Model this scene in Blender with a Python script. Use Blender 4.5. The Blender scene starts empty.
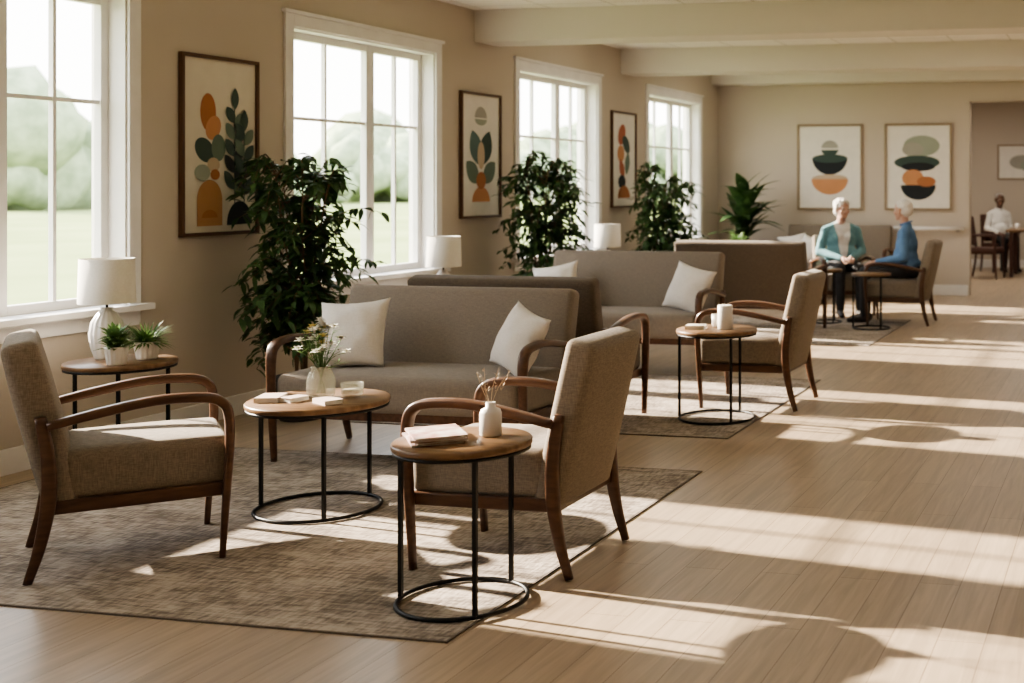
import bpy, bmesh, math, random
from mathutils import Vector, Matrix, noise
random.seed(7)
C = bpy.context.scene.collection
H = 1.45

# ---------------------------------------------------------------- materials
def _new(name):
    m = bpy.data.materials.new(name); m.use_nodes = True
    nt = m.node_tree; b = nt.nodes['Principled BSDF']
    return m, nt, b

def mat(name, c, rough=.6, c2=None, scale=8, stretch=(1,1,1), bump=0, bscale=None, spec=.4, metal=0, detail=4, bstretch=None, sheen=0):
    m, nt, b = _new(name)
    b.inputs['Roughness'].default_value = rough
    b.inputs['Metallic'].default_value = metal
    b.inputs['Specular IOR Level'].default_value = spec
    if sheen: b.inputs['Sheen Weight'].default_value = sheen
    tc = nt.nodes.new('ShaderNodeTexCoord')
    mp = nt.nodes.new('ShaderNodeMapping'); mp.inputs['Scale'].default_value = stretch
    nt.links.new(tc.outputs['Object'], mp.inputs['Vector'])
    n = nt.nodes.new('ShaderNodeTexNoise'); n.inputs['Scale'].default_value = scale; n.inputs['Detail'].default_value = detail
    nt.links.new(mp.outputs['Vector'], n.inputs['Vector'])
    r = nt.nodes.new('ShaderNodeValToRGB')
    if c2 is None: c2 = tuple(x*.95 for x in c)
    r.color_ramp.elements[0].position = .35; r.color_ramp.elements[1].position = .65
    r.color_ramp.elements[0].color = (*c2, 1); r.color_ramp.elements[1].color = (*c, 1)
    nt.links.new(n.outputs['Fac'], r.inputs['Fac']); nt.links.new(r.outputs['Color'], b.inputs['Base Color'])
    if bump:
        n2 = nt.nodes.new('ShaderNodeTexNoise'); n2.inputs['Scale'].default_value = bscale or scale*4; n2.inputs['Detail'].default_value = 3
        mp2 = nt.nodes.new('ShaderNodeMapping'); mp2.inputs['Scale'].default_value = bstretch or stretch
        nt.links.new(tc.outputs['Object'], mp2.inputs['Vector']); nt.links.new(mp2.outputs['Vector'], n2.inputs['Vector'])
        bp = nt.nodes.new('ShaderNodeBump'); bp.inputs['Strength'].default_value = bump; bp.inputs['Distance'].default_value = .01
        nt.links.new(n2.outputs['Fac'], bp.inputs['Height']); nt.links.new(bp.outputs['Normal'], b.inputs['Normal'])
    return m

def fabric(name, c, c2, ws=260):
    m, nt, b = _new(name)
    b.inputs['Roughness'].default_value = .95; b.inputs['Specular IOR Level'].default_value = .15
    b.inputs['Sheen Weight'].default_value = .15
    tc = nt.nodes.new('ShaderNodeTexCoord')
    outs = []
    for st in ((ws, ws, ws*.12), (ws*.12, ws*.12, ws)):
        mp = nt.nodes.new('ShaderNodeMapping'); mp.inputs['Scale'].default_value = st
        nt.links.new(tc.outputs['Object'], mp.inputs['Vector'])
        n = nt.nodes.new('ShaderNodeTexNoise'); n.inputs['Scale'].default_value = 1; n.inputs['Detail'].default_value = 2
        nt.links.new(mp.outputs['Vector'], n.inputs['Vector']); outs.append(n)
    ad = nt.nodes.new('ShaderNodeMath'); ad.operation = 'ADD'
    nt.links.new(outs[0].outputs['Fac'], ad.inputs[0]); nt.links.new(outs[1].outputs['Fac'], ad.inputs[1])
    hf = nt.nodes.new('ShaderNodeMath'); hf.operation = 'MULTIPLY'; hf.inputs[1].default_value = .5
    nt.links.new(ad.outputs[0], hf.inputs[0])
    r = nt.nodes.new('ShaderNodeValToRGB')
    r.color_ramp.elements[0].position = .38; r.color_ramp.elements[1].position = .62
    r.color_ramp.elements[0].color = (*c2, 1); r.color_ramp.elements[1].color = (*c, 1)
    nt.links.new(hf.outputs[0], r.inputs['Fac']); nt.links.new(r.outputs['Color'], b.inputs['Base Color'])
    bp = nt.nodes.new('ShaderNodeBump'); bp.inputs['Strength'].default_value = .3; bp.inputs['Distance'].default_value = .003
    nt.links.new(hf.outputs[0], bp.inputs['Height']); nt.links.new(bp.outputs['Normal'], b.inputs['Normal'])
    return m

def brick_mat(name, c1, c2, mortar, bw, rh, ms, swap=False, offset=.5, rough=.4, grain=0, spec=.4):
    m, nt, b = _new(name)
    b.inputs['Roughness'].default_value = rough; b.inputs['Specular IOR Level'].default_value = spec
    tc = nt.nodes.new('ShaderNodeTexCoord')
    vec = tc.outputs['Object']
    sp = nt.nodes.new('ShaderNodeSeparateXYZ'); cb = nt.nodes.new('ShaderNodeCombineXYZ')
    nt.links.new(vec, sp.inputs[0])
    a, c = ('Y', 'X') if swap else ('X', 'Y')
    nt.links.new(sp.outputs[a], cb.inputs['X']); nt.links.new(sp.outputs[c], cb.inputs['Y'])
    br = nt.nodes.new('ShaderNodeTexBrick'); br.offset = offset
    br.inputs['Scale'].default_value = 1; br.inputs['Brick Width'].default_value = bw
    br.inputs['Row Height'].default_value = rh; br.inputs['Mortar Size'].default_value = ms
    br.inputs['Mortar Smooth'].default_value = .3
    br.inputs['Color1'].default_value = (*c1, 1); br.inputs['Color2'].default_value = (*c2, 1); br.inputs['Mortar'].default_value = (*mortar, 1)
    nt.links.new(cb.outputs[0], br.inputs['Vector'])
    col = br.outputs['Color']
    if grain:
        mp = nt.nodes.new('ShaderNodeMapping'); mp.inputs['Scale'].default_value = (2.0, 30, 1)
        nt.links.new(cb.outputs[0], mp.inputs['Vector'])
        n = nt.nodes.new('ShaderNodeTexNoise'); n.inputs['Scale'].default_value = 1; n.inputs['Detail'].default_value = 7; n.inputs['Distortion'].default_value = 1.0
        nt.links.new(mp.outputs[0], n.inputs['Vector'])
        r = nt.nodes.new('ShaderNodeValToRGB'); r.color_ramp.elements[0].position = .3; r.color_ramp.elements[1].position = .7
        r.color_ramp.elements[0].color = (1-grain,)*3 + (1,); r.color_ramp.elements[1].color = (1, 1, 1, 1)
        nt.links.new(n.outputs['Fac'], r.inputs['Fac'])
        mx = nt.nodes.new('ShaderNodeMix'); mx.data_type = 'RGBA'; mx.blend_type = 'MULTIPLY'; mx.inputs['Factor'].default_value = 1
        nt.links.new(col, mx.inputs[6]); nt.links.new(r.outputs['Color'], mx.inputs[7]); col = mx.outputs[2]
    nt.links.new(col, b.inputs['Base Color'])
    bp = nt.nodes.new('ShaderNodeBump'); bp.inputs['Strength'].default_value = .3; bp.inputs['Distance'].default_value = .002; bp.invert = True
    nt.links.new(br.outputs['Fac'], bp.inputs['Height']); nt.links.new(bp.outputs['Normal'], b.inputs['Normal'])
    return m

def rug_mat(name, c, c2):
    m, nt, b = _new(name)
    b.inputs['Roughness'].default_value = 1; b.inputs['Specular IOR Level'].default_value = .1
    tc = nt.nodes.new('ShaderNodeTexCoord')
    def nz(st, det, dist=0):
        mp = nt.nodes.new('ShaderNodeMapping'); mp.inputs['Scale'].default_value = st
        nt.links.new(tc.outputs['Object'], mp.inputs['Vector'])
        n = nt.nodes.new('ShaderNodeTexNoise'); n.inputs['Scale'].default_value = 1; n.inputs['Detail'].default_value = det; n.inputs['Distortion'].default_value = dist
        nt.links.new(mp.outputs[0], n.inputs['Vector']); return n.outputs['Fac']
    a = nz((9, 70, 1), 4, .5); bb = nz((70, 14, 1), 3); cc = nz((3, 5, 1), 5, 1)
    ad = nt.nodes.new('ShaderNodeMath'); ad.operation = 'ADD'; nt.links.new(a, ad.inputs[0]); nt.links.new(bb, ad.inputs[1])
    ad2 = nt.nodes.new('ShaderNodeMath'); ad2.operation = 'ADD'; nt.links.new(ad.outputs[0], ad2.inputs[0]); nt.links.new(cc, ad2.inputs[1])
    dv = nt.nodes.new('ShaderNodeMath'); dv.operation = 'DIVIDE'; dv.inputs[1].default_value = 3; nt.links.new(ad2.outputs[0], dv.inputs[0])
    r = nt.nodes.new('ShaderNodeValToRGB'); r.color_ramp.elements[0].position = .42; r.color_ramp.elements[1].position = .58
    r.color_ramp.elements[0].color = (*c2, 1); r.color_ramp.elements[1].color = (*c, 1)
    nt.links.new(dv.outputs[0], r.inputs['Fac']); nt.links.new(r.outputs['Color'], b.inputs['Base Color'])
    bp = nt.nodes.new('ShaderNodeBump'); bp.inputs['Strength'].default_value = .6; bp.inputs['Distance'].default_value = .006
    nt.links.new(ad.outputs[0], bp.inputs['Height']); nt.links.new(bp.outputs['Normal'], b.inputs['Normal'])
    return m

def leaf_mat(name, c, c2, tr=.3):
    m, nt, b = _new(name)
    b.inputs['Roughness'].default_value = .45
    tc = nt.nodes.new('ShaderNodeTexCoord'); n = nt.nodes.new('ShaderNodeTexNoise'); n.inputs['Scale'].default_value = 9
    nt.links.new(tc.outputs['Object'], n.inputs['Vector'])
    r = nt.nodes.new('ShaderNodeValToRGB'); r.color_ramp.elements[0].position = .35; r.color_ramp.elements[1].position = .65
    r.color_ramp.elements[0].color = (*c2, 1); r.color_ramp.elements[1].color = (*c, 1)
    nt.links.new(n.outputs['Fac'], r.inputs['Fac']); nt.links.new(r.outputs['Color'], b.inputs['Base Color'])
    t = nt.nodes.new('ShaderNodeBsdfTranslucent'); nt.links.new(r.outputs['Color'], t.inputs['Color'])
    mx = nt.nodes.new('ShaderNodeMixShader'); mx.inputs[0].default_value = tr
    nt.links.new(b.outputs[0], mx.inputs[1]); nt.links.new(t.outputs[0], mx.inputs[2])
    nt.links.new(mx.outputs[0], nt.nodes['Material Output'].inputs['Surface'])
    return m

def glass_mat(name, c, fac):
    m, nt, b = _new(name)
    b.inputs['Base Color'].default_value = (*c, 1); b.inputs['Roughness'].default_value = .1; b.inputs['Specular IOR Level'].default_value = .9
    t = nt.nodes.new('ShaderNodeBsdfTransparent'); t.inputs['Color'].default_value = (.95, .95, .92, 1)
    mx = nt.nodes.new('ShaderNodeMixShader'); mx.inputs[0].default_value = fac
    nt.links.new(b.outputs[0], mx.inputs[1]); nt.links.new(t.outputs[0], mx.inputs[2])
    nt.links.new(mx.outputs[0], nt.nodes['Material Output'].inputs['Surface'])
    return m

def emis(name, c, s):
    m, nt, b = _new(name)
    b.inputs['Base Color'].default_value = (*c, 1); b.inputs['Emission Color'].default_value = (*c, 1); b.inputs['Emission Strength'].default_value = s
    return m

M = {}
M['wall'] = mat('wall_paint', (.535, .475, .405), .9, (.53, .47, .40), 3, bump=.03, bscale=250, spec=.2)
M['ceil'] = brick_mat('ceiling_tile', (.86, .83, .79), (.84, .81, .77), (.55, .53, .48), .6, .6, .008, offset=0, rough=.95, spec=.1)
M['beam'] = mat('beam_paint', (.68, .64, .58), .9, (.675, .635, .575), spec=.2)
M['trim'] = mat('white_trim', (.80, .78, .76), .5)
M['floor'] = brick_mat('oak_plank_floor', (.50, .39, .28), (.435, .335, .24), (.24, .175, .12), 1.5, .15, .0018, swap=True, offset=.37, rough=.33, grain=.28, spec=.45)
M['rug'] = rug_mat('woven_rug', (.46, .395, .33), (.18, .15, .125))
M['wood'] = mat('walnut_frame', (.115, .058, .033), .33, (.07, .034, .02), 5, stretch=(1.5, 8, 8))
M['top'] = mat('tabletop_wood', (.23, .14, .075), .35, (.15, .085, .045), 4, stretch=(1, 9, 1))
M['metal'] = mat('black_metal', (.012, .012, .012), .45, metal=.3)
M['fab'] = fabric('chair_fabric', (.275, .228, .178), (.18, .147, .114), 330)
M['fabs'] = fabric('sofa_fabric', (.255, .215, .175), (.20, .168, .137), 340)
M['fabd'] = fabric('sofa_fabric_shade_brown', (.145, .112, .085), (.10, .078, .059), 320)  # sofa fabric with its shade put into the colour; reused for rug binding
M['pil'] = fabric('pillow_linen', (.72, .68, .63), (.64, .60, .55), 300)
M['cer'] = mat('white_ceramic', (.75, .71, .66), .35, (.70, .66, .61), 12)
M['shade'] = mat('lamp_shade_linen', (.80, .76, .69), .9, (.76, .72, .65), 90)
M['pot'] = mat('dark_pot', (.05, .045, .04), .6)
M['soil'] = mat('soil', (.05, .03, .02), .95)
M['bark'] = mat('bark', (.16, .10, .06), .9, bump=.3)
M['leaf'] = leaf_mat('ficus_leaf', (.075, .14, .045), (.028, .062, .022), .32)
M['leaf2'] = leaf_mat('small_leaf', (.19, .31, .10), (.09, .17, .05), .3)
M['frame'] = mat('walnut_picture_frame', (.10, .05, .028), .4)
M['framel'] = mat('oak_picture_frame', (.30, .23, .16), .5)
M['paper'] = mat('art_paper', (.70, .65, .56), .9)
M['paperw'] = mat('art_paper_white', (.76, .73, .67), .9)
for k, c in dict(rust=(.40, .17, .08), orange=(.54, .27, .14), mustard=(.46, .25, .12), dgreen=(.06, .09, .08), green=(.15, .20, .16),
                 sage=(.32, .35, .29), black=(.025, .03, .035), grey=(.36, .35, .31), red=(.38, .13, .08), teal=(.12, .18, .17), tan=(.52, .41, .30)).items():
    M['ink_'+k] = mat('ink_'+k, c, .9)
M['glass'] = glass_mat('vase_glass', (.70, .70, .62), .72)
M['white'] = mat('flower_white', (.85, .83, .74), .8)
M['yel'] = mat('flower_yellow', (.75, .62, .25), .8)
M['pap'] = mat('magazine_cover', (.72, .66, .60), .4, (.42, .20, .17), 18)
M['pap2'] = mat('magazine_pages', (.78, .75, .68), .7)
M['pink'] = mat('coaster_card', (.68, .55, .47), .6)
M['skin'] = mat('skin', (.56, .35, .27), .55, (.50, .30, .23), 22, bump=.15, bscale=90)
M['skind'] = mat('skin_dark', (.12, .06, .035), .55)
M['hair'] = mat('white_hair', (.80, .77, .72), .8, (.60, .57, .53), 60, stretch=(1, 1, .4), bump=.6, bscale=160)
M['hairg'] = mat('grey_hair', (.32, .30, .28), .8)
M['teal'] = mat('teal_cardigan', (.17, .33, .37), .9, (.15, .29, .33), 30, bump=.15, bscale=160)
M['blue'] = mat('blue_shirt', (.12, .22, .38), .9, (.105, .195, .34), 14, bump=.1, bscale=60)
M['shirt'] = mat('white_shirt', (.72, .70, .67), .9)
M['trous'] = mat('dark_trousers', (.04, .038, .04), .9, (.03, .029, .03), 12, bump=.2, bscale=60)
M['shoe'] = mat('shoe_leather', (.03, .022, .018), .5)
M['eye'] = mat('eye_white', (.62, .57, .52), .2)
M['iris'] = mat('eye_iris', (.05, .06, .07), .2)
M['lip'] = mat('lips', (.42, .20, .16), .5)
M['brow'] = mat('eyebrow', (.50, .44, .38), .9)
M['dark'] = mat('dark_upholstery', (.07, .03, .022), .6)
M['grass'] = mat('meadow_grass', (.27, .31, .15), 1, (.21, .25, .11), .15, bump=.0, spec=0)
M['tree'] = mat('tree_foliage_hazed', (.36, .42, .28), 1, (.22, .27, .17), .8, spec=0)  # foliage colour paled to imitate distance haze
M['lightp'] = emis('light_panel', (1, .94, .86), 5)
M['fillp'] = emis('fill_panel_dining', (1, .92, .80), 11)  # glow of the fill panels added to lift the back room

# ---------------------------------------------------------------- mesh helpers
def obj(name, me, parent=None, m=None, smooth=False, loc=None, rot=None):
    o = bpy.data.objects.new(name, me); C.objects.link(o)
    if m is not None:
        for mm in (m if isinstance(m, (list, tuple)) else [m]): me.materials.append(mm)
    if smooth:
        for p in me.polygons: p.use_smooth = True
    if parent: o.parent = parent
    if loc is not None: o.location = loc
    if rot is not None: o.rotation_euler = rot
    return o

def empty(name, loc=(0, 0, 0), rz=0):
    o = bpy.data.objects.new(name, None); C.objects.link(o); o.location = loc; o.rotation_euler = (0, 0, rz)
    o.empty_display_size = .1
    return o

def bm_mesh(bm, name):
    me = bpy.data.meshes.new(name); bm.to_mesh(me); bm.free(); return me

def addbox(bm, a, b, mtx=None):
    v = [bm.verts.new((x, y, z)) for x in (a[0], b[0]) for y in (a[1], b[1]) for z in (a[2], b[2])]
    for f in ((0, 1, 3, 2), (4, 6, 7, 5), (0, 4, 5, 1), (2, 3, 7, 6), (0, 2, 6, 4), (1, 5, 7, 3)):
        bm.faces.new([v[i] for i in f])
    if mtx: bmesh.ops.transform(bm, matrix=mtx, verts=v)
    return v

def boxes(name, lst, m, parent=None, bevel=0):
    bm = bmesh.new()
    for a, b in lst: addbox(bm, a, b)
    bmesh.ops.recalc_face_normals(bm, faces=bm.faces)
    if bevel: bmesh.ops.bevel(bm, geom=bm.edges[:], offset=bevel, segments=2, profile=.5, affect='EDGES')
    return obj(name, bm_mesh(bm, name), parent, m)

def rbox(name, a, b, r, m, parent=None, mtx=None, seg=4, puff=0):
    bm = bmesh.new(); addbox(bm, a, b); bmesh.ops.recalc_face_normals(bm, faces=bm.faces)
    bmesh.ops.bevel(bm, geom=bm.edges[:], offset=r, segments=seg, profile=.5, affect='EDGES')
    if puff:
        bmesh.ops.subdivide_edges(bm, edges=[e for e in bm.edges if e.calc_length() > .1], cuts=6, use_grid_fill=True)
        c = [(a[i]+b[i])/2 for i in range(3)]; hh = [(b[i]-a[i])/2 for i in range(3)]
        ax = hh.index(min(hh)); o = [i for i in range(3) if i != ax]
        for v in bm.verts:
            s = 1
            for i in o: s *= max(0, 1-abs((v.co[i]-c[i])/hh[i])**3)
            v.co[ax] += puff*s*(1 if v.co[ax] > c[ax] else -1)
    if mtx: bmesh.ops.transform(bm, matrix=mtx, verts=bm.verts)
    return obj(name, bm_mesh(bm, name), parent, m, True)

def lathe(name, prof, m, parent=None, seg=32, loc=None, ribs=0, ribd=0):
    bm = bmesh.new(); rings = []
    for r, z in prof:
        ring = []
        for i in range(seg):
            a = 2*math.pi*i/seg; rr = r*(1+ribd*math.cos(a*ribs)) if ribs else r
            ring.append(bm.verts.new((rr*math.cos(a), rr*math.sin(a), z)))
        rings.append(ring)
    for k in range(len(rings)-1):
        for i in range(seg):
            j = (i+1) % seg; bm.faces.new((rings[k][i], rings[k][j], rings[k+1][j], rings[k+1][i]))
    if prof[0][0] > 1e-4: bm.faces.new(rings[0][::-1])
    if prof[-1][0] > 1e-4: bm.faces.new(rings[-1])
    bmesh.ops.remove_doubles(bm, verts=bm.verts, dist=1e-5)
    bmesh.ops.recalc_face_normals(bm, faces=bm.faces)
    o = obj(name, bm_mesh(bm, name), parent, m, True, loc)
    return o

def cat(pts, n=6):
    P = [Vector(p) for p in pts]; P = [P[0]*2-P[1]]+P+[P[-1]*2-P[-2]]; out = []
    for i in range(1, len(P)-2):
        a, b, c, d = P[i-1:i+3]
        for k in range(n):
            t = k/n
            out.append(.5*((2*b)+(c-a)*t+(2*a-5*b+4*c-d)*t*t+(3*b-a-3*c+d)*t**3))
    out.append(P[-2]); return out

def sweep_bm(bm, pts, w, h, side=(0, 1, 0), scl=None, seg=12, pw=.55, smooth_n=6):
    path = cat(pts, smooth_n) if smooth_n else [Vector(p) for p in pts]
    side = Vector(side); n = len(path); rings = []
    for i, p in enumerate(path):
        t = (path[min(i+1, n-1)]-path[max(i-1, 0)]).normalized()
        nn = t.cross(side)
        if nn.length < 1e-3: nn = t.cross(Vector((1, 0, 0)))
        nn.normalize(); ss = nn.cross(t).normalized()
        f = 1
        if scl:
            x = i/(n-1)*(len(scl)-1); k = min(int(x), len(scl)-2); f = scl[k]*(1-(x-k))+scl[k+1]*(x-k)
        ring = []
        for j in range(seg):
            a = 2*math.pi*(j+.5)/seg; ca, sa = math.cos(a), math.sin(a)
            ring.append(bm.verts.new(p+ss*(w/2*f*math.copysign(abs(ca)**pw, ca))+nn*(h/2*f*math.copysign(abs(sa)**pw, sa))))
        rings.append(ring)
    for k in range(n-1):
        for j in range(seg):
            l = (j+1) % seg; bm.faces.new((rings[k][j], rings[k][l], rings[k+1][l], rings[k+1][j]))
    bm.faces.new(rings[0][::-1]); bm.faces.new(rings[-1])

def sweep(name, pts, w, h, m, parent=None, **k):
    bm = bmesh.new(); sweep_bm(bm, pts, w, h, **k)
    bmesh.ops.recalc_face_normals(bm, faces=bm.faces)
    return obj(name, bm_mesh(bm, name), parent, m, True)

# ---------------------------------------------------------------- camera
f = 1250.
cam = bpy.data.cameras.new('camera'); co = bpy.data.objects.new('camera', cam); C.objects.link(co)
cam.sensor_width = 36; cam.lens = f/1024*36
cam.shift_x = -(864-512)/1024; cam.shift_y = -(341.5-185)/1024
co.location = (0, 0, H); co.rotation_euler = (math.radians(90), 0, math.radians(12))
cam.dof.use_dof = True; cam.dof.focus_distance = 5.2; cam.dof.aperture_fstop = 2.8
cam.clip_end = 1000
bpy.context.scene.camera = co

# ---------------------------------------------------------------- room shell
XL, XR, YB, YF, ZC = -5.5, 2.8, -2.0, 16.3, 2.95
SILL, HEAD = .75, 2.60
WINS = [(.98, 2.9), (4.15, 6.08), (7.32, 9.25), (10.5, 12.4), (13.66, 15.6)]
CW = .085  # casing
WT = .22
lst = [((XL-WT, YB, 0), (XL, YF, SILL)), ((XL-WT, YB, HEAD-CW), (XL, YF, ZC))]
ys = [YB]
for a, b in WINS: ys += [a+CW, b-CW]
ys.append(YF)
for i in range(0, len(ys), 2): lst.append(((XL-WT, ys[i], SILL), (XL, ys[i+1], HEAD-CW)))
boxes('wall_left', lst, M['wall'])
boxes('floor', [((XL-WT, YB, -.1), (XR+.2, 23, 0))], M['floor'])
boxes('ceiling', [((XL-WT, YB, ZC), (XR+.2, 23, ZC+.1))], M['ceil'])
boxes('wall_right', [((XR, YB, 0), (XR+.2, 23, ZC))], M['wall'])
boxes('wall_near', [((XL-WT, YB-.15, 0), (XR+.2, YB, ZC))], M['wall'])
OX = -2.07
boxes('wall_far', [((XL-WT, YF, 0), (OX, YF+.15, ZC)), ((OX, YF, 2.56), (XR, YF+.15, ZC)), ((1.5, YF, 0), (XR, YF+.15, 2.56))], M['wall'])
boxes('wall_back_room', [((-4.2, 22, 0), (XR, 22.15, ZC)), ((-4.3, YF+.15, 0), (-4.2, 22.15, ZC))], M['wall'])
boxes('trim_ceiling_beam_1', [((XL, 9.8, 2.68), (XR, 10.2, ZC))], M['beam'])
boxes('trim_ceiling_beam_2', [((XL, 12.95, 2.68), (XR, 13.35, ZC))], M['beam'])
boxes('trim_ceiling_beam_3', [((XL, 16.0, 2.80), (XR, YF, ZC))], M['beam'])
boxes('baseboard_left', [((XL, YB, 0), (XL+.018, YF, .13))], M['trim'], bevel=.004)
boxes('baseboard_far', [((XL, YF-.018, 0), (OX, YF, .14))], M['trim'], bevel=.004)
boxes('baseboard_back_room', [((-4.2, 21.98, 0), (XR, 22, .14))], M['trim'])
boxes('trim_opening', [((OX-.0, YF-.012, 0), (OX+.02, YF+.162, 2.56)), ((OX, YF-.012, 2.54), (1.5, YF+.162, 2.56))], M['wall'])
# handrail
hr = empty('handrail', (0, 0, 0))
sweep('rail', [(-3.05, YF-.07, .88), (OX-.04, YF-.07, .88)], .04, .05, M['trim'], hr, side=(0, 1, 0), smooth_n=0)
for x in (-2.9, -2.2): boxes('bracket', [((x-.02, YF-.07, .84), (x+.02, YF, .87))], M['metal'], hr)

for i, (a, b) in enumerate(WINS):
    w = empty('window_%d' % (i+1), (XL, a, 0))
    L = b-a; g = CW
    boxes('casing', [((0, 0, SILL), (.02, g, HEAD)), ((0, L-g, SILL), (.02, L, HEAD)), ((0, g, HEAD-g), (.02, L-g, HEAD)), ((0, -.02, HEAD), (.035, L+.02, HEAD+.025))], M['trim'], w, .003)
    boxes('sill', [((-WT, g, SILL-.0), (.0, L-g, SILL+.03)), ((0, -.05, SILL-.005), (.07, L+.05, SILL+.03)), ((0, 0, SILL-.09), (.016, L, SILL-.005))], M['trim'], w, .003)
    t = .012
    boxes('jamb', [((-WT, g, SILL+.03), (0, g+t, HEAD-g)), ((-WT, L-g-t, SILL+.03), (0, L-g, HEAD-g)), ((-WT, g, HEAD-g-t), (0, L-g, HEAD-g))], M['trim'], w)
    y0, y1, z0, z1 = g+t, L-g-t, SILL+.03, HEAD-g-t
    X0, X1 = -WT+.06, -WT+.11
    mu = y0+(y1-y0)*.60
    s = .05
    bl = []
    for (p, q) in ((y0, mu), (mu, y1)):
        bl += [((X0, p, z0), (X1, p+s, z1)), ((X0, q-s, z0), (X1, q, z1)), ((X0, p+s, z0), (X1, q-s, z0+s)), ((X0, p+s, z1-s), (X1, q-s, z1))]
    boxes('sash', bl, M['trim'], w, .003)
    mb = []
    for (p, q) in ((y0, mu), (mu, y1)):
        mid = (p+q)/2
        mb += [((X0+.01, mid-.011, z0), (X1-.01, mid+.011, z1)), ((X0+.012, p, 1.90), (X1-.012, q, 1.922))]
    boxes('muntins', mb, M['trim'], w)

# ceiling light panels; the back-room ones are added fill to brighten it
for (x, y) in ((-4.0, 11.5), (-1.6, 11.5), (-4.0, 14.7), (-1.6, 14.7), (-1.3, 19.5), (-3.0, 19.5), (-1.3, 17.6), (-3.0, 17.6), (-1.6, 7.5), (-1.6, 3.5)):
    p = empty('ceiling_light_fill_panel', (x, y, ZC))
    boxes('frame', [((-.62, -.32, -.015), (.62, -.29, 0)), ((-.62, .29, -.015), (.62, .32, 0)), ((-.62, -.29, -.015), (-.59, .29, 0)), ((.59, -.29, -.015), (.62, .29, 0))], M['trim'], p)
    boxes('diffuser', [((-.59, -.29, -.008), (.59, .29, -.002))], M['fillp' if y > 16 else 'lightp'], p)

# ---------------------------------------------------------------- outside
boxes('meadow_ground', [((-400, -100, -.5), (XL-WT-.05, 600, -.4))], M['grass'])
tm = bmesh.new()
for k in range(90):
    y = 25+k*3.6+random.uniform(-3, 3); x = -85+random.uniform(-12, 10)
    hgt = random.choice((2.2, 3.2, 4.2, 6.0, 8.0))*random.uniform(.8, 1.1)*(1+.003*y)
    for q in range(7):
        ret = bmesh.ops.create_icosphere(tm, subdivisions=2, radius=1)
        r = hgt*random.uniform(.22, .42)
        cx, cy, cz = x+random.uniform(-2, 2), y+random.uniform(-.35, .35)*hgt, -.4+hgt*random.uniform(.2, .75)
        for v in ret['verts']:
            d = 1+.45*noise.noise(v.co*2.5+Vector((k, q, 0)))
            v.co = Vector((cx, cy, cz))+Vector((v.co.x*r*1.1, v.co.y*r*1.2, v.co.z*r))*d
obj('tree_line', bm_mesh(tm, 'tree_line'), None, M['tree'], True)

# ---------------------------------------------------------------- rugs
RT = .006
def rug(x0, y0, x1, y1):
    r = empty('area_rug', ((x0+x1)/2, (y0+y1)/2, 0))
    a, b = (x1-x0)/2, (y1-y0)/2
    boxes('pile', [((-a, -b, 0), (a, b, RT))], M['rug'], r, .002)
    boxes('binding', [((-a-.008, -b-.008, 0), (a+.008, -b, RT)), ((-a-.008, b, 0), (a+.008, b+.008, RT)), ((-a-.008, -b, 0), (-a, b, RT)), ((a, -b, 0), (a+.008, b, RT))], M['fabd'], r)
rug(-5.26, 3.6, -2.12, 6.0)
rug(-4.70, 6.82, -2.25, 9.0)
rug(-4.70, 11.0, -2.3, 13.2)

# ---------------------------------------------------------------- seating
def seat(name, loc, ang, W=.60, fabm=None, D=0, back=.87):
    fm = fabm or M['fab']
    e = empty(name, loc, math.radians(ang))
    hy = W/2-.024
    for s, nm in ((-1, 'right'), (1, 'left')):
        y = s*hy
        sweep('arm_'+nm, [(.285, y, 0), (.297, y, .2), (.31, y, .42), (.308, y, .545), (.285, y, .60), (.22, y, .625), (.06, y, .628), (-.12, y, .60), (-.285, y, .565)],
              .047, .033, M['wood'], e, scl=[.68, .85, 1.0, 1.1, 1.15, 1.15, 1.12, 1.1, .95])
        sweep('rear_leg_'+nm, [(-.345, y*.985, 0), (-.305, y*.985, .14), (-.28, y*.985, .30), (-.282, y*.985, .45), (-.305, y*.985, .60)],
              .038, .046, M['wood'], e, scl=[.65, .9, 1.15, 1.05, .85])
    yi = W/2-.05
    boxes('seat_rail', [((-.27, -yi-.006, .235), (.31, -yi+.02, .285)), ((-.27, yi-.02, .235), (.31, yi+.006, .285)), ((.275, -yi, .235), (.305, yi, .285)), ((-.29, -yi, .235), (-.25, yi, .285))], M['wood'], e, .006)
    rbox('seat_cushion', (-.24, -yi+.004, .275), (.325, yi-.004, .462), .04, fm, e, puff=.012)
    tilt = Matrix.Translation((-.23, 0, .25)) @ Matrix.Rotation(math.radians(-13), 4, 'Y')
    hb = (back-.25)/math.cos(math.radians(13))
    rbox('backrest', (-.06, -yi, .0), (.055, yi, hb), .032, fm, e, tilt, puff=.012)
    return e

seat('armchair', (-3.85, 4.23, RT), 45, .62)
seat('armchair', (-2.35, 4.51, RT), 180, .58)
seat('armchair', (-2.43, 7.98, RT), 180, .60)
seat('armchair', (-2.36, 12.9, RT), 180, .60)
seat('armchair', (-3.17, 13.75, 0), -62, .62)

seat('sofa', (-3.66, 6.03, RT), -90, 1.47, M['fabs'])
seat('sofa', (-3.63, 7.16, RT), 90, 1.30, M['fabd'], back=.90)
seat('sofa', (-3.93, 9.25, RT), -90, 1.56, M['fabs'], back=.90)
seat('sofa', (-3.7, 11.98, RT), 90, 1.42, M['fabd'], back=.90)
seat('sofa', (-3.75, 15.75, 0), -90, 1.5, M['fabs'], back=.92)

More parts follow.
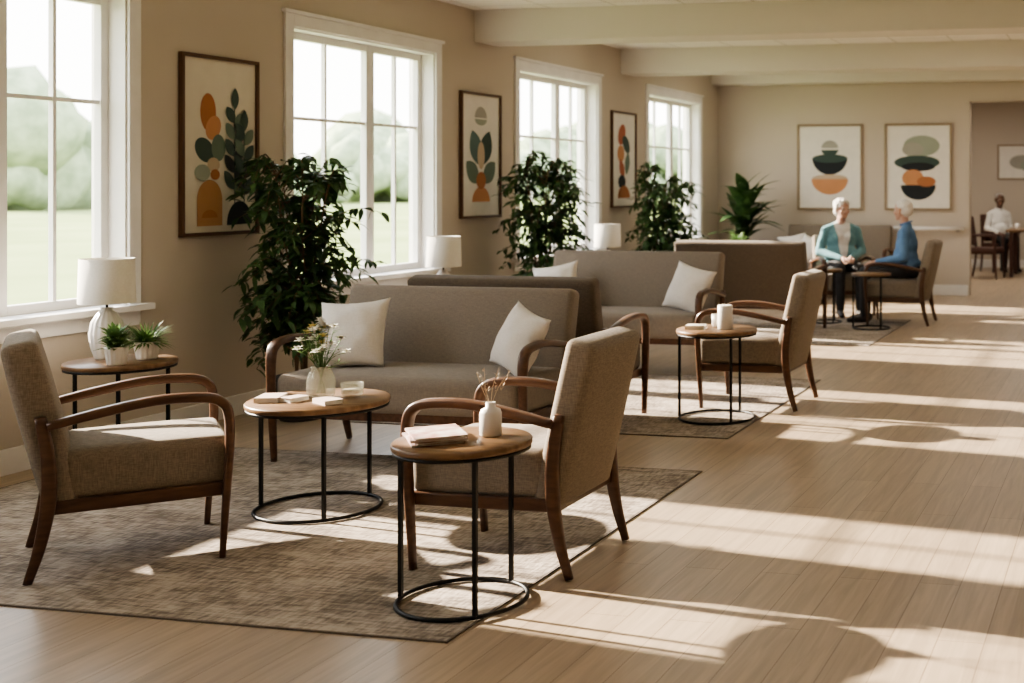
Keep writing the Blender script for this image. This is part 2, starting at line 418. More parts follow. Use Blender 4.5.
def pillow(loc, size, rot, th=.16):
    bm = bmesh.new(); n = 20; g = {}
    for s in (1, -1):
        for i in range(n+1):
            for j in range(n+1):
                u, v = 2*i/n-1, 2*j/n-1
                edge = i in (0, n) or j in (0, n)
                if s == -1 and edge: g[s, i, j] = g[1, i, j]; continue
                pin = 1-.10*(1-abs(u)**2)*(abs(v)**3); pin2 = 1-.10*(1-abs(v)**2)*(abs(u)**3)
                hh = s*th/2*((1-abs(u)**2.4)*(1-abs(v)**2.4))**.6
                hh += .012*noise.noise(Vector((u*2.2, v*2.2, s+loc[0])))*(0 if edge else 1)
                g[s, i, j] = bm.verts.new((u*size/2*pin2*1, hh, v*size/2*pin))
    for s in (1, -1):
        for i in range(n):
            for j in range(n):
                fc = [g[s, i, j], g[s, i+1, j], g[s, i+1, j+1], g[s, i, j+1]]
                bm.faces.new(fc if s == -1 else fc[::-1])
    bmesh.ops.recalc_face_normals(bm, faces=bm.faces)
    return obj('throw_pillow', bm_mesh(bm, 'throw_pillow'), None, M['pil'], True, loc, [math.radians(a) for a in rot])
pillow((-4.10, 6.02, .645), .385, (-22, -4, 10))
pillow((-3.10, 5.98, .64), .35, (-22, 13, -34))
pillow((-4.50, 9.3, .635), .38, (-20, -10, 10))
pillow((-3.36, 9.25, .64), .38, (-20, 12, -18))
pillow((-4.25, 15.6, .63), .38, (-20, -10, 10))
pillow((-4.0, 15.5, .62), .34, (-22, 20, -10))

# ---------------------------------------------------------------- tables
def table(name, x, y, r, h, z=RT, rb=None, th=.024):
    e = empty(name, (x, y, z)); rb = rb or r*.93
    lathe('tabletop', [(0, h-th), (r-.004, h-th), (r, h-th+.005), (r, h-.005), (r-.004, h), (0, h)], M['top'], e, 64)
    lathe('rim_band', [(r-.012, h-th-.012), (r-.004, h-th-.012), (r-.004, h-th-.001), (r-.012, h-th-.001), (r-.012, h-th-.012)], M['metal'], e, 64)
    bm = bmesh.new(); s = .008
    n = 64
    rings = []
    for i in range(n):
        a = 2*math.pi*i/n; rings.append([bm.verts.new(((rb+s*math.cos(b))*math.cos(a), (rb+s*math.cos(b))*math.sin(a), .009+s*math.sin(b))) for b in [k*math.pi/4 for k in range(8)]])
    for i in range(n):
        for k in range(8):
            bm.faces.new((rings[i][k], rings[(i+1) % n][k], rings[(i+1) % n][(k+1) % 8], rings[i][(k+1) % 8]))
    obj('base_ring', bm_mesh(bm, 'ring'), e, M['metal'], True)
    for k, a in enumerate((190, 310, 70)):
        a = math.radians(a); cx, cy = rb*math.cos(a), rb*math.sin(a)
        boxes('leg_%d' % (k+1), [((cx-.007, cy-.007, .005), (cx+.007, cy+.007, h-th-.002))], M['metal'], e)
    return e
table('side_table', -2.265, 3.955, .235, .562)
table('coffee_table', -3.54, 4.95, .30, .49, rb=.262)
table('side_table', -4.97, 5.38, .255, .56)
table('side_table', -2.50, 7.38, .25, .555)
table('side_table', -4.98, 8.42, .24, .56, z=0)
table('side_table', -4.98, 11.4, .24, .56, z=0)
table('side_table', -2.54, 12.32, .20, .56)
table('side_table', -3.12, 12.78, .17, .56)
table('side_table', -4.85, 15.1, .22, .56, z=0)

# ---------------------------------------------------------------- lamps
def lamp(x, y, z):
    e = empty('table_lamp', (x, y, z))
    lathe('base', [(0, 0), (.05, 0), (.056, .01), (.074, .07), (.080, .13), (.070, .19), (.042, .235), (.026, .25), (.03, .262), (0, .262)], M['cer'], e, 96, ribs=16, ribd=.025)
    lathe('stem', [(.006, .26), (.006, .36)], M['metal'], e, 12)
    lathe('lampshade', [(.130, .285), (.124, .51), (.121, .51), (.127, .285), (.130, .285)], M['shade'], e, 48)
    lathe('shade_ring', [(.0, .358), (.123, .358), (.123, .362), (0, .362)], M['metal'], e, 6)
TT = RT+.56
lamp(-5.09, 5.42, TT); lamp(-4.98, 8.42, .56); lamp(-4.98, 11.4, .56)

# ---------------------------------------------------------------- plants
def add_leaf(bm, base, d, up, L, W, droop=.25, n=4, fold=.25):
    d = d.normalized(); side = d.cross(up)
    if side.length < 1e-3: side = d.cross(Vector((1, 0, 0)))
    side.normalize(); nrm = side.cross(d).normalized(); prev = None
    for i in range(n+1):
        t = i/n; p = base+d*(L*t)+nrm*(-droop*L*t*t)
        w = W/2*math.sin(math.pi*min(1, (t*.93+.035))**.8)
        a = bm.verts.new(p-side*w+nrm*w*fold); b = bm.verts.new(p); c = bm.verts.new(p+side*w+nrm*w*fold)
        if prev:
            bm.faces.new((prev[0], prev[1], b, a)); bm.faces.new((prev[1], prev[2], c, b))
        prev = (a, b, c)

def pot(e, r, h, m, soil=True, seg=40, ribs=0):
    lathe('pot', [(0, 0), (r*.78, 0), (r*.82, .01), (r, h-.01), (r, h), (r*.92, h), (r*.9, h-.02), (0, h-.02)], m, e, 96 if ribs else seg, ribs=ribs, ribd=.03)
    if soil: lathe('soil', [(0, h-.018), (r*.88, h-.018), (0, h-.01)], M['soil'], e, seg)

def ficus(x, y, z, Ht=1.64, R=.46, seed=1, nb=135, xmin=None):
    random.seed(seed); e = empty('potted_ficus_tree', (x, y, z))
    pot(e, .155, .27, M['pot'])
    bs = bmesh.new(); bl = bmesh.new(); stems = []
    for k in range(5):
        a = k*1.257+.4; top = Vector((.16*math.cos(a), .16*math.sin(a), Ht*random.uniform(.82, .99)))
        pts = [Vector((.03*math.cos(a), .03*math.sin(a), .24)), Vector((.05*math.cos(a+1), .05*math.sin(a+1), Ht*.4)), Vector((.1*math.cos(a), .1*math.sin(a), Ht*.65)), top]
        sweep_bm(bs, pts, .022, .022, scl=[1, .8, .5, .25], seg=6, pw=1, smooth_n=4); stems.append(cat(pts, 12))
    for k in range(nb):
        st = stems[k % 5]; t = random.uniform(.12, 1); p0 = st[int(t*(len(st)-1))]
        hz = p0.z/Ht
        env = R*(1.0 if .35 < hz < .7 else (.62+.38*(hz/.35) if hz <= .35 else 1-1.6*(hz-.7)))
        a = random.uniform(0, 2*math.pi); Lb = env*random.uniform(.40, .95)
        out = Vector((math.cos(a), math.sin(a), 0))
        p1 = p0+out*Lb*.5+Vector((0, 0, .10+.05*random.random())); p2 = p0+out*Lb+Vector((0, 0, random.uniform(-.06, .12)))
        for q in (p1, p2):
            if xmin is not None and q.x < xmin: q.x = xmin+random.uniform(0, .04)
        pth = cat([p0, p1, p2], 6)
        sweep_bm(bs, [p0, p1, p2], .007, .007, scl=[1, .4], seg=4, pw=1, smooth_n=3)
        for q in range(15):
            tt = .25+.75*q/14; pp = pth[min(len(pth)-1, int(tt*(len(pth)-1)))]
            aa = random.uniform(0, 2*math.pi)
            d = (out*.6+Vector((math.cos(aa), math.sin(aa), random.uniform(-.9, .35)))).normalized()
            if xmin is not None and pp.x+d.x*.1 < xmin-.06: d.x = abs(d.x)
            add_leaf(bl, pp, d, Vector((random.uniform(-.4, .4), random.uniform(-.4, .4), 1)), random.uniform(.06, .105), random.uniform(.028, .042), random.uniform(.1, .5))
    bmesh.ops.recalc_face_normals(bs, faces=bs.faces)
    obj('stems', bm_mesh(bs, 'stems'), e, M['bark'], True); obj('foliage', bm_mesh(bl, 'foliage'), e, M['leaf'], True)
ficus(-5.03, 6.86, 0, 1.70, .43, 3, 180, xmin=-.37)
ficus(-4.98, 10.02, 0, 1.68, .42, 5, 175, xmin=-.40)
ficus(-4.98, 12.87, 0, 1.66, .41, 9, 175, xmin=-.42)

def broad(x, y, z):
    random.seed(4); e = empty('potted_palm_lily', (x, y, z)); pot(e, .17, .32, M['cer'])
    b = bmesh.new(); s = bmesh.new()
    for k in range(52):
        a = k*2.4; el = math.radians(80-62*(k/52)+random.uniform(-8, 8))
        z0 = .42+.6*random.random()
        p0 = Vector((.03*math.cos(a), .03*math.sin(a), .3)); p1 = Vector((.07*math.cos(a), .07*math.sin(a), z0+.3))
        if math.cos(a) < -.75 or math.sin(a) > .75: a += math.pi
        sweep_bm(s, [p0, (p0+p1)/2, p1], .012, .012, seg=5, pw=1, smooth_n=2)
        d = Vector((math.cos(a)*math.cos(el), math.sin(a)*math.cos(el), math.sin(el)))
        add_leaf(b, p1, d, Vector((0, 0, 1)), random.uniform(.36, .50), random.uniform(.13, .18), .5, 8, .15)
    bmesh.ops.recalc_face_normals(s, faces=s.faces)
    obj('stems', bm_mesh(s, 's'), e, M['leaf'], True); obj('leaves', bm_mesh(b, 'b'), e, M['leaf'], True)
broad(-4.97, 15.75, 0)

def smallplant(x, y, z, r=.045, h=.075, L=.09, n=70, grass=False, seed=1):
    random.seed(seed); e = empty('potted_succulent' if not grass else 'potted_grass_plant', (x, y, z))
    pot(e, r, h, M['cer'], ribs=14); b = bmesh.new()
    for k in range(n):
        a = random.uniform(0, 2*math.pi); el = random.uniform(.1, 1.5)
        d = Vector((math.cos(a)*math.cos(el), math.sin(a)*math.cos(el), math.sin(el)))
        p = Vector((math.cos(a)*r*.6*random.random(), math.sin(a)*r*.6*random.random(), h-.015+random.random()*(.01 if grass else .07)))
        add_leaf(b, p, d, Vector((0, 0, 1)), L*random.uniform(.6, 1.15), .011 if grass else .024, .5 if grass else .25, 4)
    obj('leaves', bm_mesh(b, 'leaves'), e, M['leaf2'], True)
smallplant(-4.875, 5.25, TT, .052, .09, .072, 190, False, 2)
smallplant(-4.89, 5.46, TT, .060, .09, .105, 260, True, 3)
smallplant(-4.85, 15.1, .56, .07, .12, .16, 90, False, 6)

# ---------------------------------------------------------------- tabletop things
ct = RT+.49
def flower_vase(x, y, z):
    random.seed(11); e = empty('flower_vase', (x, y, z))
    lathe('vase', [(0, 0), (.045, 0), (.058, .015), (.060, .075), (.050, .11), (.038, .13), (.046, .142), (.042, .142), (.034, .13), (.046, .108), (.055, .075), (.052, .02), (0, .012)], M['glass'], e, 96, ribs=16, ribd=.035)
    st = bmesh.new(); fl = bmesh.new(); ye = bmesh.new(); lf = bmesh.new()
    for k in range(40):
        a = random.uniform(0, 2*math.pi); rr = random.uniform(.0, .105); zz = random.uniform(.22, .35)-rr*.5
        p = Vector((rr*math.cos(a), rr*math.sin(a), zz))
        sweep_bm(st, [Vector((-.02*math.cos(a), -.02*math.sin(a), .02)), Vector((.01*math.cos(a), .01*math.sin(a), .12)), Vector((p.x*.5, p.y*.5, .18)), p], .003, .003, seg=4, pw=1, smooth_n=3)
        if k % 4 < 3:
            tgt = ye if k % 5 == 0 else fl
            for q in range(12):
                b = q*math.pi*2/6; d = Vector((math.cos(b), math.sin(b), .4 if q < 6 else 1.4))
                add_leaf(tgt, p, d, Vector((0, 0, 1)), .026, .020, .3, 3)
        for q in range(4):
            b = random.uniform(0, 6.28); add_leaf(lf, p*random.uniform(.6, .95)+Vector((0, 0, .02)), Vector((math.cos(b), math.sin(b), .5)), Vector((0, 0, 1)), .045, .010, .3, 3)
    obj('stems', bm_mesh(st, 's'), e, M['leaf2'], True); obj('white_flowers', bm_mesh(fl, 'f'), e, M['white'], True)
    obj('yellow_flowers', bm_mesh(ye, 'y'), e, M['yel'], True); obj('sprigs', bm_mesh(lf, 'l'), e, M['leaf2'], True)
flower_vase(-3.55, 4.98, ct)
def cup(x, y, z, r=.04, h=.06, nm='glass_candle_cup', m=None):
    e = empty(nm, (x, y, z))
    lathe('body', [(0, 0), (r*.75, 0), (r*.95, .012), (r, h), (r*.92, h), (r*.88, .015), (0, .012)], m or M['cer'], e, 32)
    lathe('wax', [(0, h*.5), (r*.88, h*.5), (0, h*.52)], M['pil'], e, 24)
cup(-3.44, 5.05, ct, .05, .06, m=M['glass'])
def book(nm, x, y, z, a, w, l, h, m1, m2):
    e = empty(nm, (x, y, z), math.radians(a))
    boxes('pages', [((-w/2+.002, -l/2+.002, .0015), (w/2-.002, l/2-.002, h-.0015))], m2, e)
    boxes('cover', [((-w/2, -l/2, 0), (w/2, l/2, .0015)), ((-w/2, -l/2, h-.0015), (w/2, l/2, h)), ((-w/2-.001, -l/2, 0), (-w/2, l/2, h))], m1, e)
book('paperback_book', -3.72, 4.87, ct, 20, .10, .14, .022, M['pink'], M['pap2'])
book('paperback_book', -3.61, 4.88, ct, -15, .07, .10, .02, M['pink'], M['pap2'])
book('paperback_book', -3.43, 4.86, ct, 60, .08, .12, .02, M['pink'], M['pap2'])
st = RT+.562
for k in range(4):
    book('magazine', -2.355+.004*k, 3.925-.003*k, st+.008*k, 38+[0, 7, -4, 3][k], .17, .22, .0078, M['pap'], M['pap2'])
e = empty('reed_diffuser', (-2.20, 4.03, st))
lathe('bottle', [(0, 0), (.034, 0), (.038, .006), (.038, .080), (.033, .093), (.017, .101), (.017, .118), (.013, .118), (.013, .103), (0, .103)], M['cer'], e, 36)
bm = bmesh.new(); random.seed(3)
for k in range(7):
    a = k*.9; sweep_bm(bm, [Vector((0, 0, .10)), Vector((.03*math.cos(a), .03*math.sin(a), .17)), Vector((.06*math.cos(a)+.015, .06*math.sin(a), .21+.03*random.random()))], .002, .002, seg=4, pw=1, smooth_n=3)
    for q in range(5): add_leaf(bm, Vector((.06*math.cos(a)*(.5+q*.12)+.01, .06*math.sin(a)*(.5+q*.12), .16+.015*q)), Vector((random.uniform(-1, 1), random.uniform(-1, 1), .8)), Vector((0, 0, 1)), .016, .005, .1, 2)
obj('dried_sprigs', bm_mesh(bm, 'sprigs'), e, M['ink_tan'])
mt = RT+.555
e = empty('pillar_candle', (-2.44, 7.36, mt)); lathe('wax', [(0, 0), (.045, 0), (.047, .005), (.047, .145), (.04, .15), (.02, .142), (0, .14)], M['cer'], e, 32); lathe('wick', [(.0015, .14), (.0015, .155)], M['metal'], e, 6)
book('paperback_book', -2.62, 7.34, mt, 10, .12, .10, .025, M['paper'], M['pap2'])
cup(-2.53, 7.47, mt, .035, .08)

# ---------------------------------------------------------------- framed art
def shape_e(cx, cy, rx, ry, a0=0, a1=360, rot=0):
    pts = []; n = 28
    for i in range(n+(0 if a1-a0 == 360 else 1)):
        a = math.radians(a0+(a1-a0)*i/n); x, y = rx*math.cos(a), ry*math.sin(a); r = math.radians(rot)
        pts.append((cx+x*math.cos(r)-y*math.sin(r), cy+x*math.sin(r)+y*math.cos(r)))
    return pts
def shape_l(cx, cy, L, W, rot, asp=1.0):
    pts = []; r = math.radians(rot); n = 10
    for s in (1, -1):
        for i in range(n):
            t = i/n if s == 1 else 1-i/n
            x, y = s*W/2*math.sin(math.pi*t)**.8 if 0 < t < 1 else 0, L*t
            pts.append((cx+(x*math.cos(r)-y*math.sin(r)), cy+(x*math.sin(r)+y*math.cos(r))*asp))
    return pts
def art(loc, rz, w, h, shapes, fm, pm, fw=.022):
    e = empty('framed_art_print', loc, math.radians(rz))
    boxes('frame', [((-w/2, -.03, -h/2), (-w/2+fw, 0, h/2)), ((w/2-fw, -.03, -h/2), (w/2, 0, h/2)), ((-w/2+fw, -.03, -h/2), (w/2-fw, 0, -h/2+fw)), ((-w/2+fw, -.03, h/2-fw), (w/2-fw, 0, h/2))], fm, e, .002)
    boxes('paper', [((-w/2+fw, -.012, -h/2+fw), (w/2-fw, -.002, h/2-fw))], pm, e)
    cols = []; bm = bmesh.new()
    for k, (pts, c) in enumerate(shapes):
        if c not in cols: cols.append(c)
        fc = bm.faces.new([bm.verts.new(((px-.5)*w, -.0125-.0004*k, (py-.5)*h)) for px, py in pts][::1]); fc.material_index = cols.index(c)
    bmesh.ops.triangulate(bm, faces=bm.faces)
    obj('print_shapes', bm_mesh(bm, 'print'), e, [M['ink_'+c] for c in cols])
E, Lf = shape_e, shape_l
a1 = [(E(.345, .685, .10, .105, rot=8), 'rust'), (E(.41, .60, .10, .065, rot=15), 'orange'),
      (E(.30, .475, .125, .065, rot=-12), 'dgreen'), (E(.475, .49, .09, .075), 'green'), (E(.41, .395, .08, .04), 'tan'),
      (E(.27, .35, .10, .045), 'sage'), (E(.43, .34, .06, .03), 'rust'),
      ([(.20, .055), (.52, .055)]+E(.36, .20, .16, .11, 0, 180), 'mustard'), (E(.36, .10, .10, .045, 0, 180), 'rust'),
      (E(.75, .06, .17, .13, 0, 180)+[(.585, .055)], 'black')]
for i, (sx, zt) in enumerate(((.68, .74), (.80, .62))):
    a1.append(([(sx-.006, .17), (sx+.006, .17), (sx+.006, zt), (sx-.006, zt)], 'dgreen'))
    zz = .24; q = 0
    while zz < zt-.04:
        for s in (1, -1):
            a1.append((Lf(sx, zz+.015*s, .22-.05*q/5, .11, 38*s, .62), ('green', 'dgreen', 'black', 'dgreen')[(q+i+(s > 0)) % 4]))
        zz += .095; q += 1
    a1.append((Lf(sx, zt-.03, .20, .10, 0, .62), 'dgreen'))
art((XL+.002, 6.715, 1.69), 90, .67, 1.10, a1, M['frame'], M['paper'])
a2 = [(E(.5, .80, .15, .09, 0, 180), 'grey'), (E(.5, .79, .15, .05, 180, 360), 'sage')]
for s in (-1, 1):
    a2 += [(Lf(.5+s*.03, .42, .50, .30, -s*22, .6), 'teal' if s < 0 else 'dgreen'), (Lf(.5+s*.05, .28, .42, .26, -s*48, .6), 'green')]
a2 += [(E(.5, .50, .09, .11), 'tan'), (E(.5, .13, .22, .12, 0, 180), 'orange'), (E(.5, .30, .12, .07), 'rust')]
art((XL+.002, 9.88, 1.705), 90, .68, 1.08, a2, M['frame'], M['paperw'])
a3 = [(E(.42, .76, .16, .10, rot=20), 'red'), (E(.60, .66, .16, .08, rot=-20), 'dgreen'), (E(.38, .56, .14, .09), 'orange'), (Lf(.6, .34, .42, .2, -12, .6), 'green'), (Lf(.5, .3, .38, .2, 25, .6), 'red'), (E(.42, .27, .15, .07), 'black'), (E(.5, .10, .25, .13, 0, 180), 'rust')]
art((XL+.002, 13.0, 1.73), 90, .68, 1.06, a3, M['frame'], M['paperw'])
a4 = [(E(.5, .72, .13, .09, 0, 180), 'grey'), (E(.5, .61, .27, .20, 180, 360), 'black'), (E(.5, .60, .27, .05), 'dgreen'), (E(.5, .37, .27, .045), 'tan'), (E(.5, .36, .28, .18, 180, 360), 'orange'), (E(.5, .70, .13, .07, 180, 360), 'dgreen')]
art((-3.93, YF-.002, 1.69), 0, .90, 1.15, a4, M['framel'], M['paperw'], .03)
a5 = [(E(.55, .74, .27, .12), 'sage'), (E(.42, .70, .16, .08), 'grey'), (E(.48, .55, .34, .08), 'dgreen'), (E(.5, .50, .25, .05), 'black'), (E(.42, .37, .16, .10), 'orange'), (E(.5, .29, .26, .17, 180, 360), 'black'), (E(.62, .33, .14, .06), 'rust')]
art((-2.73, YF-.002, 1.69), 0, .90, 1.15, a5, M['framel'], M['paperw'], .03)
art((-1.85, 22-.002, 1.85), 0, .85, .62, [(E(.5, .5, .25, .2), 'grey'), (E(.6, .4, .12, .15), 'sage')], M['framel'], M['paperw'], .03)

# ---------------------------------------------------------------- dining area
def dining_chair(x, y, a):
    e = empty('dining_chair', (x, y, 0), math.radians(a))
    for sx in (1, -1):
        for sy in (1, -1):
            nm = 'leg_%s%s' % ('f' if sx > 0 else 'b', 'l' if sy > 0 else 'r')
            top = .66 if sx > 0 else .95
            sweep(nm, [(sx*.24-(.04 if sx < 0 else 0), sy*.23, 0), (sx*.22, sy*.23, .4), (sx*.22-(.06 if sx < 0 else 0), sy*.23, top)], .04, .04, M['dark'], e, scl=[.7, 1, .8])
    for sy in (1, -1): sweep('arm', [(-.25, sy*.23, .66), (0, sy*.245, .67), (.25, sy*.24, .66)], .05, .03, M['dark'], e)
    rbox('seat', (-.23, -.225, .38), (.25, .225, .48), .03, M['dark'], e)
    rbox('backrest', (-.03, -.21, 0), (.03, .21, .46), .02, M['dark'], e, Matrix.Translation((-.22, 0, .5)) @ Matrix.Rotation(math.radians(-9), 4, 'Y'))
dining_chair(-2.20, 19.45, -10)
dining_chair(-2.12, 20.95, -60)
e = empty('dining_table', (-1.3, 20.05, 0))
rbox('tabletop', (-.6, -.45, .71), (.6, .45, .75), .012, M['top'], e)
for sx in (-1, 1):
    for sy in (-1, 1): boxes('leg', [((sx*.52-.03, sy*.38-.03, 0), (sx*.52+.03, sy*.38+.03, .71))], M['dark'], e, .005)
cup(-1.75, 19.95, .75, .04, .09)

# ---------------------------------------------------------------- people
def blob_mesh(name, blobs, voxel, it=4):
    bm = bmesh.new()
    for c, r in blobs:
        if not isinstance(r, (tuple, list)): r = (r, r, r)
        ret = bmesh.ops.create_icosphere(bm, subdivisions=2, radius=1)
        for v in ret['verts']: v.co = Vector((v.co.x*r[0]+c[0], v.co.y*r[1]+c[1], v.co.z*r[2]+c[2]))
    me = bm_mesh(bm, name); o = bpy.data.objects.new(name, me); C.objects.link(o)
    md = o.modifiers.new('r', 'REMESH'); md.mode = 'VOXEL'; md.voxel_size = voxel
    sm = o.modifiers.new('s', 'SMOOTH'); sm.iterations = it; sm.factor = .5
    bpy.context.view_layer.update()
    dg = bpy.context.evaluated_depsgraph_get(); out = bpy.data.meshes.new_from_object(o.evaluated_get(dg))
    bpy.data.objects.remove(o); return out

def bone(a, b, ra, rb, n=10):
    a, b = Vector(a), Vector(b)
    return [(tuple(a.lerp(b, i/n)), ra+(rb-ra)*i/n) for i in range(n+1)]

def assign(me, mats, fn):
    me.materials.clear()
    for m in mats: me.materials.append(m)
    for p in me.polygons: p.material_index = fn(p.center); p.use_smooth = True

def bisect(me, planes):
    bm = bmesh.new(); bm.from_mesh(me)
    for co_, no in planes:
        bmesh.ops.bisect_plane(bm, geom=bm.verts[:]+bm.edges[:]+bm.faces[:], plane_co=co_, plane_no=no, dist=1e-5)
    bm.to_mesh(me); bm.free()

def hand(e, nm, wrist, d, n, thumb_side, skin):
    d = Vector(d).normalized(); n = Vector(n); n = (n-d*n.dot(d)).normalized(); s = d.cross(n)*thumb_side
    W = Vector(wrist); bl = bone(W-d*.05, W+d*.015, .025, .025, 5)
    for k in range(4): bl += bone(W+d*.015+s*(.018-.012*k), W+d*.085+s*(.030-.020*k), .013, .0125, 5)
    Ls = (.068, .076, .071, .056)
    for k in range(4):
        p = W+d*.085+s*(.030-.0205*k); dd = (d+s*(.10-.07*k)).normalized(); L = Ls[k]; cur = .25
        for q, fr in enumerate((.45, .31, .24)):
            dr = (dd*math.cos(cur)+n*math.sin(cur)); p2 = p+dr*L*fr
            bl += bone(p, p2, .0092-.0008*q, .0086-.0008*q, 5); p = p2; cur += .38
    p = W+d*.03+s*.028; dirs = ((d*.6+s*.8+n*.15), (d*.9+s*.35+n*.3))
    for dr, L in zip(dirs, (.035, .03)):
        p2 = p+dr.normalized()*L; bl += bone(p, p2, .012, .0095, 5); p = p2
    me = blob_mesh(nm, bl, .0045, 2); assign(me, [skin], lambda c: 0); obj(nm, me, e)

def person(name, loc, rz, skin, hairm, topm, innerm, trous, head_yaw=0, lean=0, wide=1., female=False, wr=((.27, .10), (.27, .10)), legs=((.42, .10), (.42, .12)), footx=0):
    e = empty(name, loc, math.radians(rz))
    w = wide
    tr = [((0, 0, .575), (.130, .170*w, .105)), ((-.03, 0, .56), (.125, .155*w, .095))]
    top = [((-.005, 0, .615), (.142, .182*w, .085)), ((.01+lean*.3, 0, .69), (.125, .162*w, .13)), ((-.005+lean*.6, 0, .82), (.12, .160*w, .15)), ((-.01+lean*.9, 0, .91), (.10, .155*w, .11))]
    if female: top += [((.07+lean*.7, sy*.065, .86), .062) for sy in (1, -1)]
    else: top += [((.045+lean*.3, 0, .70), (.11, .14, .12))]
    top += bone((-.015+lean, 0, .97), (-.012+lean, 0, 1.02), .068, .058, 4)
    for i, sy in enumerate((1, -1)):
        kx, ky = legs[i]
        tr += bone((.03, sy*.09, .545), (kx, sy*ky, .53), .088, .064, 12)
        tr += bone((kx, sy*ky, .525), (kx+.0+footx, sy*ky, .10), .062, .050, 12)
        sh = Vector((-.02+lean, sy*.158*w, .938)); el = Vector((-.02+lean*.6, sy*(.225*w), .70)); wx, wy = wr[i]; wst = Vector((wx, sy*wy, .638))
        top += bone((-.015+lean, sy*.03, 1.0), sh, .052, .057, 6)
        top += bone(sh, el, .057, .050, 10)+bone(el, wst, .049, .037, 10)
    me = blob_mesh('trousers', tr, .011, 4); assign(me, [trous], lambda c: 0); obj('trousers', me, e)
    me = blob_mesh('cardigan_and_blouse' if innerm else 'shirt', top, .011, 4)
    for v in me.vertices:
        q = v.co; fz = noise.noise(Vector((q.x*9, q.y*9, q.z*20)))+.4*noise.noise(q*30)
        v.co += v.normal*.0045*fz
    k = .16
    if innerm: bisect(me, [((0, s*.028, .60), (0, 1, -s*k)) for s in (1, -1)])
    assign(me, [topm, innerm or topm], lambda c: 1 if innerm and c.x > .02 and abs(c.y) < .028+k*(c.z-.60) else 0)
    obj('cardigan_and_blouse' if innerm else 'shirt', me, e)
    if not innerm:
        cb = [((-.008+lean+.060*math.cos(a*math.pi/16), .060*math.sin(a*math.pi/16), 1.045-.02*math.cos(a*math.pi/16)), .012) for a in range(32)]
        me = blob_mesh('collar', cb, .006, 2); assign(me, [topm], lambda c: 0); obj('collar', me, e)
    for i, sy in enumerate((1, -1)):
        kx, ky = legs[i]; ax = kx+footx
        sb = bone((ax-.03, sy*ky, .05), (ax+.10, sy*(ky+.01), .036), .042, .036, 8)+bone((ax+.10, sy*(ky+.01), .036), (ax+.16, sy*(ky+.015), .03), .036, .028, 4)+bone((ax, sy*ky, .05), (ax, sy*ky, .12), .042, .04, 4)
        me = blob_mesh('shoe', sb, .008, 3)
        for v in me.vertices: v.co.z = max(v.co.z, .0)
        assign(me, [M['shoe']], lambda c: 0); obj('shoe', me, e)
        wx, wy = wr[i]
        el = Vector((-.02+lean*.6, sy*(.225*w), .70)); wst = Vector((wx, sy*wy, .638)); d = (wst-el).normalized(); d.z = -.12
        hand(e, 'hand_left' if sy > 0 else 'hand_right', wst+d*.03, d, (0, 0, -1), 1 if sy > 0 else -1, skin)
    # head with neck
    hm = Matrix.Translation((.02+lean*1.15, 0, 1.175)) @ Matrix.Rotation(math.radians(head_yaw), 4, 'Z')
    hb = [((-.005, 0, .03), (.098, .077, .088)), ((.02, 0, -.02), (.075, .064, .075)), ((.035, 0, -.065), (.052, .045, .042)), ((.068, 0, -.088), (.022, .022, .018)),
          ((.079, .0, .022), (.016, .045, .010)), ((.06, .042, -.022), (.025, .022, .022)), ((.06, -.042, -.022), (.025, .022, .022)), ((.083, 0, -.055), (.012, .022, .011))]
    hb += bone((.088, 0, .012), (.106, 0, -.022), .009, .012, 5)+[((.096, .010, -.025), .008), ((.096, -.010, -.025), .008)]
    hb += bone((-.03, 0, -.175), (-.005, 0, -.07), .052, .048, 6)
    for sy in (1, -1): hb += [((-.005, sy*.079, -.004), (.017, .007, .030)), ((-.008, sy*.084, .012), (.014, .006, .014)), ((.072, sy*.031, .010), (.014, .016, .006)), ((.072, sy*.031, -.008), (.012, .015, .005))]
    me = blob_mesh('head', hb, .0045, 2)
    assign(me, [skin, M['lip'], M['brow']], lambda c: 1 if (abs(c.y) < .022 and -.062 < c.z < -.050 and c.x > .08) else (2 if .020 < c.z < .027 and .015 < abs(c.y) < .042 and c.x > .07 else 0))
    me.transform(hm); obj('head', me, e)
    for sy in (1, -1):
        bm = bmesh.new(); bmesh.ops.create_uvsphere(bm, u_segments=16, v_segments=12, radius=.010)
        me = bm_mesh(bm, 'eye'); assign(me, [M['eye'], M['iris']], lambda c: 1 if c.x > .0078 else 0)
        me.transform(hm @ Matrix.Translation((.0755, sy*.031, .001))); obj('eye', me, e)
    hh = [((-.018, 0, .045), (.098, .083, .080)), ((-.045, 0, .01), (.068, .080, .08))]
    if female: hh = [((-.022, 0, .055), (.103, .090, .082)), ((-.048, 0, -.02), (.062, .080, .07)), ((-.005, .068, .03), (.04, .022, .045)), ((-.005, -.068, .03), (.04, .022, .045)), ((.04, 0, .088), (.045, .058, .026))]
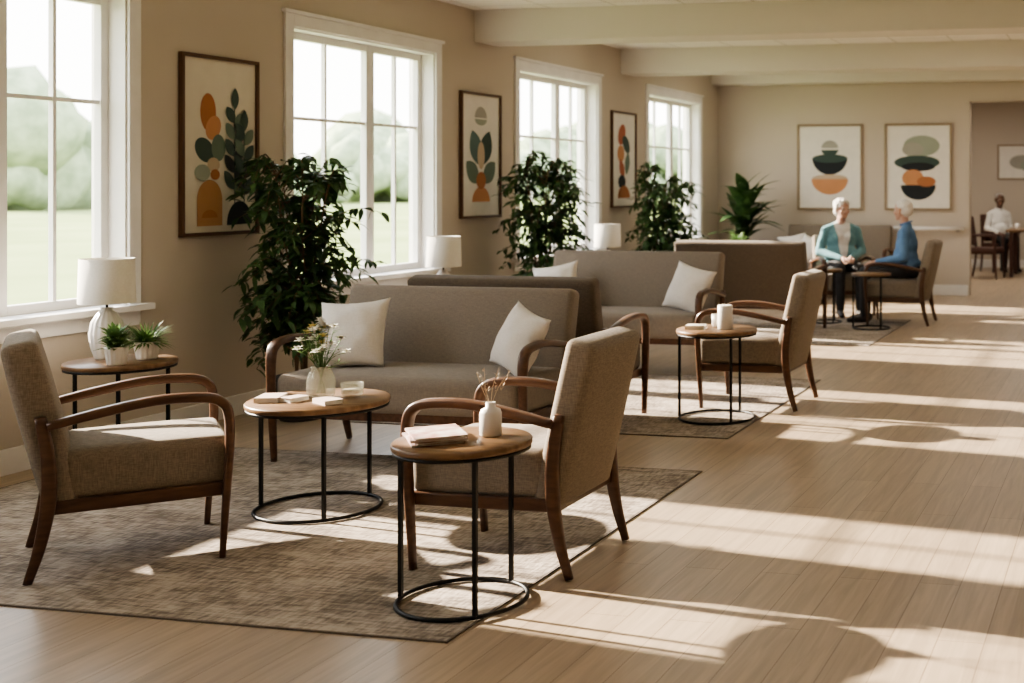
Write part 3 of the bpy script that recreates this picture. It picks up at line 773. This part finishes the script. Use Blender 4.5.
    me = blob_mesh('hair', hh, .005, 2)
    amp = .012 if female else .006
    for v in me.vertices: v.co += v.normal*(amp*noise.noise(v.co*32)+.5*amp*noise.noise(v.co*75))
    assign(me, [hairm], lambda c: 0); me.transform(hm); obj('hair', me, e)
    return e
person('seated_elderly_man', (-2.27, 12.9, RT), 180, M['skin'], M['hair'], M['blue'], None, M['trous'], head_yaw=-20, lean=.03, wide=1.15, wr=((.30, .09), (.30, .12)), legs=((.45, .09), (.47, .11)))
person('seated_elderly_woman', (-3.20, 13.80, -.0), -62, M['skin'], M['hair'], M['teal'], M['shirt'], M['trous'], head_yaw=15, lean=.02, wide=1.12, female=True, wr=((.24, .06), (.26, .07)))
person('seated_man', (-2.14, 20.98, .02), -60, M['skind'], M['hairg'], M['shirt'], None, M['trous'], head_yaw=-10, wr=((.27, .14), (.27, .14)))

# ---------------------------------------------------------------- light
w = bpy.data.worlds.new('world'); bpy.context.scene.world = w; w.use_nodes = True
nt = w.node_tree; bg = nt.nodes['Background']
tc = nt.nodes.new('ShaderNodeTexCoord'); sp = nt.nodes.new('ShaderNodeSeparateXYZ'); r = nt.nodes.new('ShaderNodeValToRGB')
nt.links.new(tc.outputs['Generated'], sp.inputs[0]); nt.links.new(sp.outputs['Z'], r.inputs['Fac']); nt.links.new(r.outputs['Color'], bg.inputs['Color'])
r.color_ramp.elements[0].position = 0; r.color_ramp.elements[0].color = (1, .97, .91, 1)
r.color_ramp.elements[1].position = .6; r.color_ramp.elements[1].color = (.87, .92, 1, 1)
bg.inputs['Strength'].default_value = 7.5
sl = bpy.data.lights.new('sun', 'SUN'); sl.energy = 36; sl.angle = math.radians(1.0); sl.color = (1, .88, .72)
so = bpy.data.objects.new('sun', sl); C.objects.link(so)
so.rotation_euler = Vector((1, -.15, -.43)).to_track_quat('-Z', 'Y').to_euler(); so.location = (-20, 10, 12)
vs = bpy.context.scene.view_settings
vs.view_transform = 'AgX'; vs.look = 'AgX - Medium High Contrast'; vs.exposure = .0
